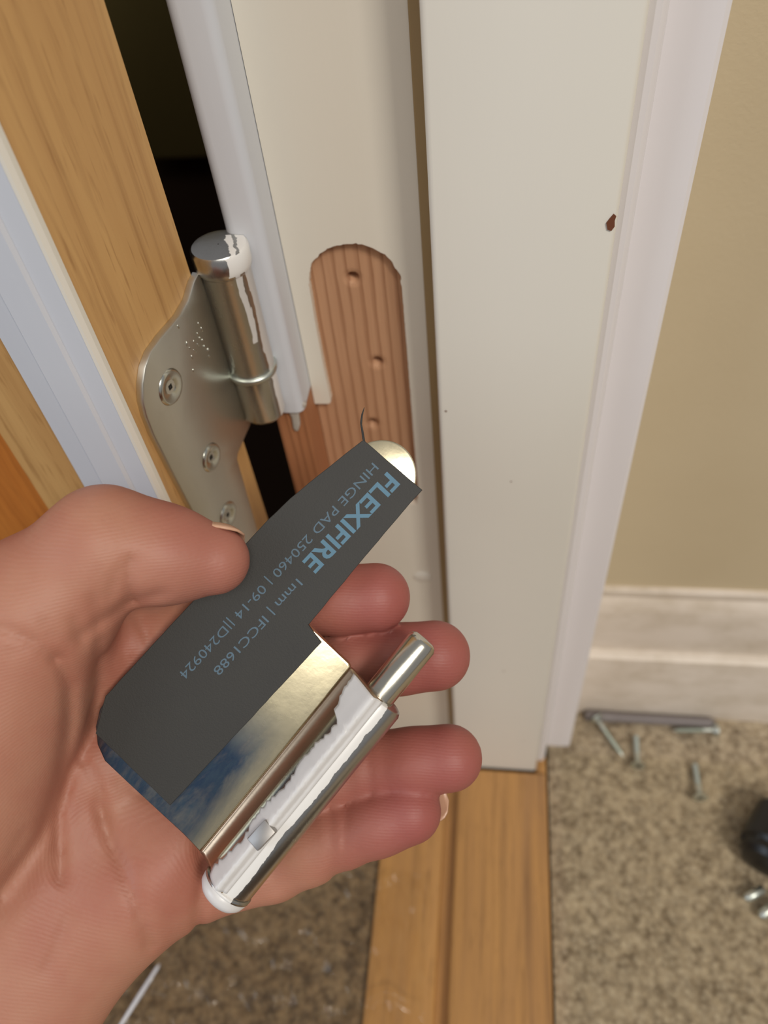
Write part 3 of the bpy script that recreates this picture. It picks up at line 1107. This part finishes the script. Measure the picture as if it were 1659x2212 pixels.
# heel of the hand
heel = ell(mmc(45, 2080, .198), [dr, cr, np.array([0, 0, 1.])], (38, 22, 15))
hand = smin(hand, heel, 10.0)


def crease(pts, depth, w):
    global hand
    dist = None
    for p, q in zip(pts[:-1], pts[1:]):
        a = np.array([(p[0] - CX) / F, (p[1] - CY) / F], dtype=np.float32); b3 = np.array([(q[0] - CX) / F, (q[1] - CY) / F], dtype=np.float32)
        ux, uy = GX / GZ, GY / GZ
        ab = b3 - a
        t = np.clip(((ux - a[0]) * ab[0] + (uy - a[1]) * ab[1]) / float(ab @ ab), 0, 1)
        dd = np.sqrt((ux - a[0] - ab[0] * t) ** 2 + (uy - a[1] - ab[1] * t) ** 2) * 195
        dist = dd if dist is None else np.minimum(dist, dd)
    hand = hand + depth * np.exp(-(dist / w) ** 2) * (GZ < 206)


crease([(0, 1356), (71, 1383), (115, 1422)], 1.1, 1.3)
crease([(126, 1422), (150, 1480), (150, 1560), (131, 1685), (90, 1807), (0, 1931)], 1.3, 1.8)
crease([(212, 1383), (212, 1493), (205, 1580), (159, 1657), (126, 1767), (130, 1900)], 1.0, 1.5)
crease([(208, 1739), (241, 1821), (296, 1958), (323, 2040)], 1.0, 1.5)
crease([(164, 1378), (203, 1356), (279, 1300), (350, 1282)], .9, 1.5)
crease([(283, 1210), (277, 1250), (284, 1290)], 1.1, 1.5)
crease([(430, 1800), (440, 1890), (425, 2000)], 1.2, 1.4)
crease([(90, 1340), (120, 1376)], .5, .9)
crease([(60, 1400), (20, 1408)], .4, .8)
crease([(255, 1230), (235, 1290)], .6, 1.0)
crease([(180, 1640), (215, 1700), (225, 1760)], .6, 1.1)
crease([(262, 1400), (285, 1440)], .6, 1.0)
crease([(50, 1800), (20, 1850)], .4, 1.2)
crease([(150, 1980), (100, 2100)], .5, 1.6)
crease([(250, 1690), (330, 1720)], .5, 1.0)
crease([(200, 1290), (212, 1340)], .8, 1.2)
crease([(160, 1340), (182, 1390)], .8, 1.2)
crease([(300, 1340), (325, 1390)], .8, 1.2)
crease([(712, 1730), (722, 1890)], .7, 1.2)
crease([(745, 1740), (742, 1880)], .5, 1.0)
crease([(575, 1820), (590, 1920)], .8, 1.2)
crease([(790, 1560), (800, 1720)], .6, 1.1)


def surface_nets(D):
    ins = D < 0
    nx, ny, nz = D.shape
    c8 = [D[i:nx - 1 + i, j:ny - 1 + j, l:nz - 1 + l] for i in (0, 1) for j in (0, 1) for l in (0, 1)]
    i8 = sum((c < 0).astype(np.int8) for c in c8)
    act = (i8 > 0) & (i8 < 8)
    idx = -np.ones(act.shape, dtype=np.int64)
    A_ = np.argwhere(act)
    idx[act] = np.arange(len(A_))
    corners = [(i, j, l) for i in (0, 1) for j in (0, 1) for l in (0, 1)]
    vals = np.stack([c[act] for c in c8], 1)
    acc = np.zeros((len(A_), 3)); cnt = np.zeros(len(A_))
    for a in range(8):
        for b in range(a + 1, 8):
            ca, cb = np.array(corners[a]), np.array(corners[b])
            if np.abs(ca - cb).sum() != 1: continue
            va, vb = vals[:, a], vals[:, b]
            m_ = (va < 0) != (vb < 0)
            t = np.where(m_, va / np.where(m_, va - vb, 1), 0)
            acc += np.where(m_[:, None], ca + (cb - ca) * t[:, None], 0)
            cnt += m_
    V = A_ + acc / cnt[:, None]
    faces = []
    for axis in range(3):
        sl0 = [slice(1, -1)] * 3; sl1 = [slice(1, -1)] * 3
        sl0[axis] = slice(0, -1); sl1[axis] = slice(1, None)
        a, b = ins[tuple(sl0)], ins[tuple(sl1)]
        for sgn in (0, 1):
            e = np.argwhere((a & ~b) if sgn == 0 else (~a & b))
            off = np.ones(3, int); off[axis] = 0
            e = e + off
            o1, o2 = [q for q in range(3) if q != axis]
            d1 = np.zeros(3, int); d1[o1] = 1
            d2 = np.zeros(3, int); d2[o2] = 1
            q = [e - d1 - d2, e - d2, e, e - d1]
            q = [idx[tuple(np.clip(p_, 0, np.array(idx.shape) - 1).T)] for p_ in q]
            F4 = np.stack(q, 1)
            if (sgn == 1) ^ (axis == 1): F4 = F4[:, ::-1]
            faces.append(F4)
    Fq = np.concatenate(faces)
    Fq = Fq[(Fq >= 0).all(1)]
    return V, Fq


hand[0], hand[-1], hand[:, 0], hand[:, -1], hand[:, :, 0], hand[:, :, -1] = 2, 2, 2, 2, 2, 2
Vh, Fh = surface_nets(hand)
Vc = Vh * h + np.array([x0, y0, z0])
Vw = CAM + (M @ (Vc / 1000).T).T
# drop loose fragments: keep faces, build the mesh in the hand's own frame
hand_org = CAM + M @ (mmc(150, 1800, .205) / 1000)
me = bpy.data.meshes.new('hand')
me.vertices.add(len(Vw)); me.vertices.foreach_set('co', (Vw - hand_org).astype(np.float32).ravel())
me.loops.add(len(Fh) * 4); me.loops.foreach_set('vertex_index', Fh.astype(np.int32).ravel())
me.polygons.add(len(Fh)); me.polygons.foreach_set('loop_start', np.arange(0, len(Fh) * 4, 4, dtype=np.int32))
me.update(calc_edges=True)
me.validate()


def skin_mat():
    t = NT('skin')
    v = t.coord()
    n1 = t.noise(v, 38, 3, .5)
    n2 = t.noise(v, 160, 4, .6)
    n3 = t.noise(v, 900, 2)
    att = t.n('ShaderNodeAttribute', attribute_name='flush').outputs['Fac']
    base = t.mix(t.ramp(n1, [(.35, (0, 0, 0, 1)), (.68, (1, 1, 1, 1))]), srgb(184, 134, 110), srgb(170, 110, 90))
    base = t.mix(t.math('MULTIPLY', n2, .3), base, srgb(172, 100, 86))
    col = t.mix(att, base, srgb(156, 84, 80))
    w = t.n('ShaderNodeTexWave', wave_type='RINGS', bands_direction='X', ins={'Vector': v, 'Scale': 420.0, 'Distortion': 5.0, 'Detail': 1.0, 'Detail Scale': .25}).outputs['Fac']
    t.set(Base_Color=col, Roughness=.52, Subsurface_Weight=.22, Subsurface_Scale=.004)
    t.b.inputs['Subsurface Radius'].default_value = (1.0, .35, .2)
    t.b.inputs['Specular IOR Level'].default_value = .4
    vo = t.n('ShaderNodeTexVoronoi', feature='DISTANCE_TO_EDGE', ins={'Vector': v, 'Scale': 600.0}).outputs['Distance']
    hgt = t.math('ADD', t.math('MULTIPLY', w, .35), t.math('ADD', t.math('MULTIPLY', vo, .8), t.math('MULTIPLY', n3, .5)))
    t.bump(hgt, .00012, .5)
    return t.m


M_SKIN = skin_mat()
hnd = obj('hand', me, M_SKIN, label='bare left hand, palm up to the camera, gripping the hinge between thumb and four fingers', cat='hand', smooth=True)
hnd.location = tuple(hand_org)
# redder fingertips
fl = np.zeros(len(Vc))
for js in list(H_FING.values()):
    tp = mmc(*js[-1][:3]); md_ = mmc(*js[-2][:3])
    d = np.linalg.norm(Vc - tp, axis=1)
    fl = np.maximum(fl, np.clip(1.15 - d / 26, 0, 1))
tp = mmc(*H_THUMB[-1][:3])
fl = np.maximum(fl, .6 * np.clip(1.1 - np.linalg.norm(Vc - tp, axis=1) / 22, 0, 1))
at = me.attributes.new('flush', 'FLOAT', 'POINT')
at.data.foreach_set('value', fl.astype(np.float32))
bm = bmesh.new(); bm.from_mesh(me)
for _ in range(2):
    bmesh.ops.smooth_vert(bm, verts=bm.verts, factor=.5, use_axis_x=True, use_axis_y=True, use_axis_z=True)
bmesh.ops.recalc_face_normals(bm, faces=bm.faces)
bm.to_mesh(me); bm.free()

M_NAIL = plain('finger_nail', srgb(214, 170, 140), .3)


def nail(name, c, along, out, L, Wd, R_, off, bow, label):
    """curved nail plate: centre c, along finger, outward normal (camera mm)"""
    al = np.array(along, float); al /= np.linalg.norm(al)
    ot = np.array(out, float); ot -= al * (ot @ al); ot /= np.linalg.norm(ot)
    sd = np.cross(al, ot)

    def fn(u, v):
        a = (u - .5) * 2 * (Wd / 2) / R_
        tt = (v - .5) * L
        taper = math.sqrt(max(.05, 1 - (max(0, v - .72) / .30) ** 2)) if v > .72 else (.9 + .1 * min(1, v / .3))
        rr = math.sqrt(max(R_ * R_ - (max(0, tt + off) * bow) ** 2, 1)) + .25
        q = c + al * (tt + off) + sd * math.sin(a * taper) * R_ + ot * (math.cos(a * taper) * rr)
        w_ = CAM + M @ (q / 1000) - hand_org
        return tuple(w_)
    v, f = grid(fn, 14, 12)
    o = obj(name, pydata(name, v, f), M_NAIL, hnd, label=label, smooth=True)
    md = o.modifiers.new('s', 'SOLIDIFY'); md.thickness = .0005; md.offset = 1
    return o


ta, tb = mmc(*H_THUMB[-2][:3]), mmc(*H_THUMB[-1][:3])
nail('nail', tb, tb - ta, (-.1, -1, .35), 17, 13, 8.25, -2.6, .95, 'thumb nail seen edge-on')
la, lb = mmc(*H_FING['little'][-2][:3]), mmc(*H_FING['little'][-1][:3])
nail('nail', lb, lb - la, (.25, 0, 1), 13, 14, 8.2, 2.6, .45, 'little finger nail showing past the fingertip')
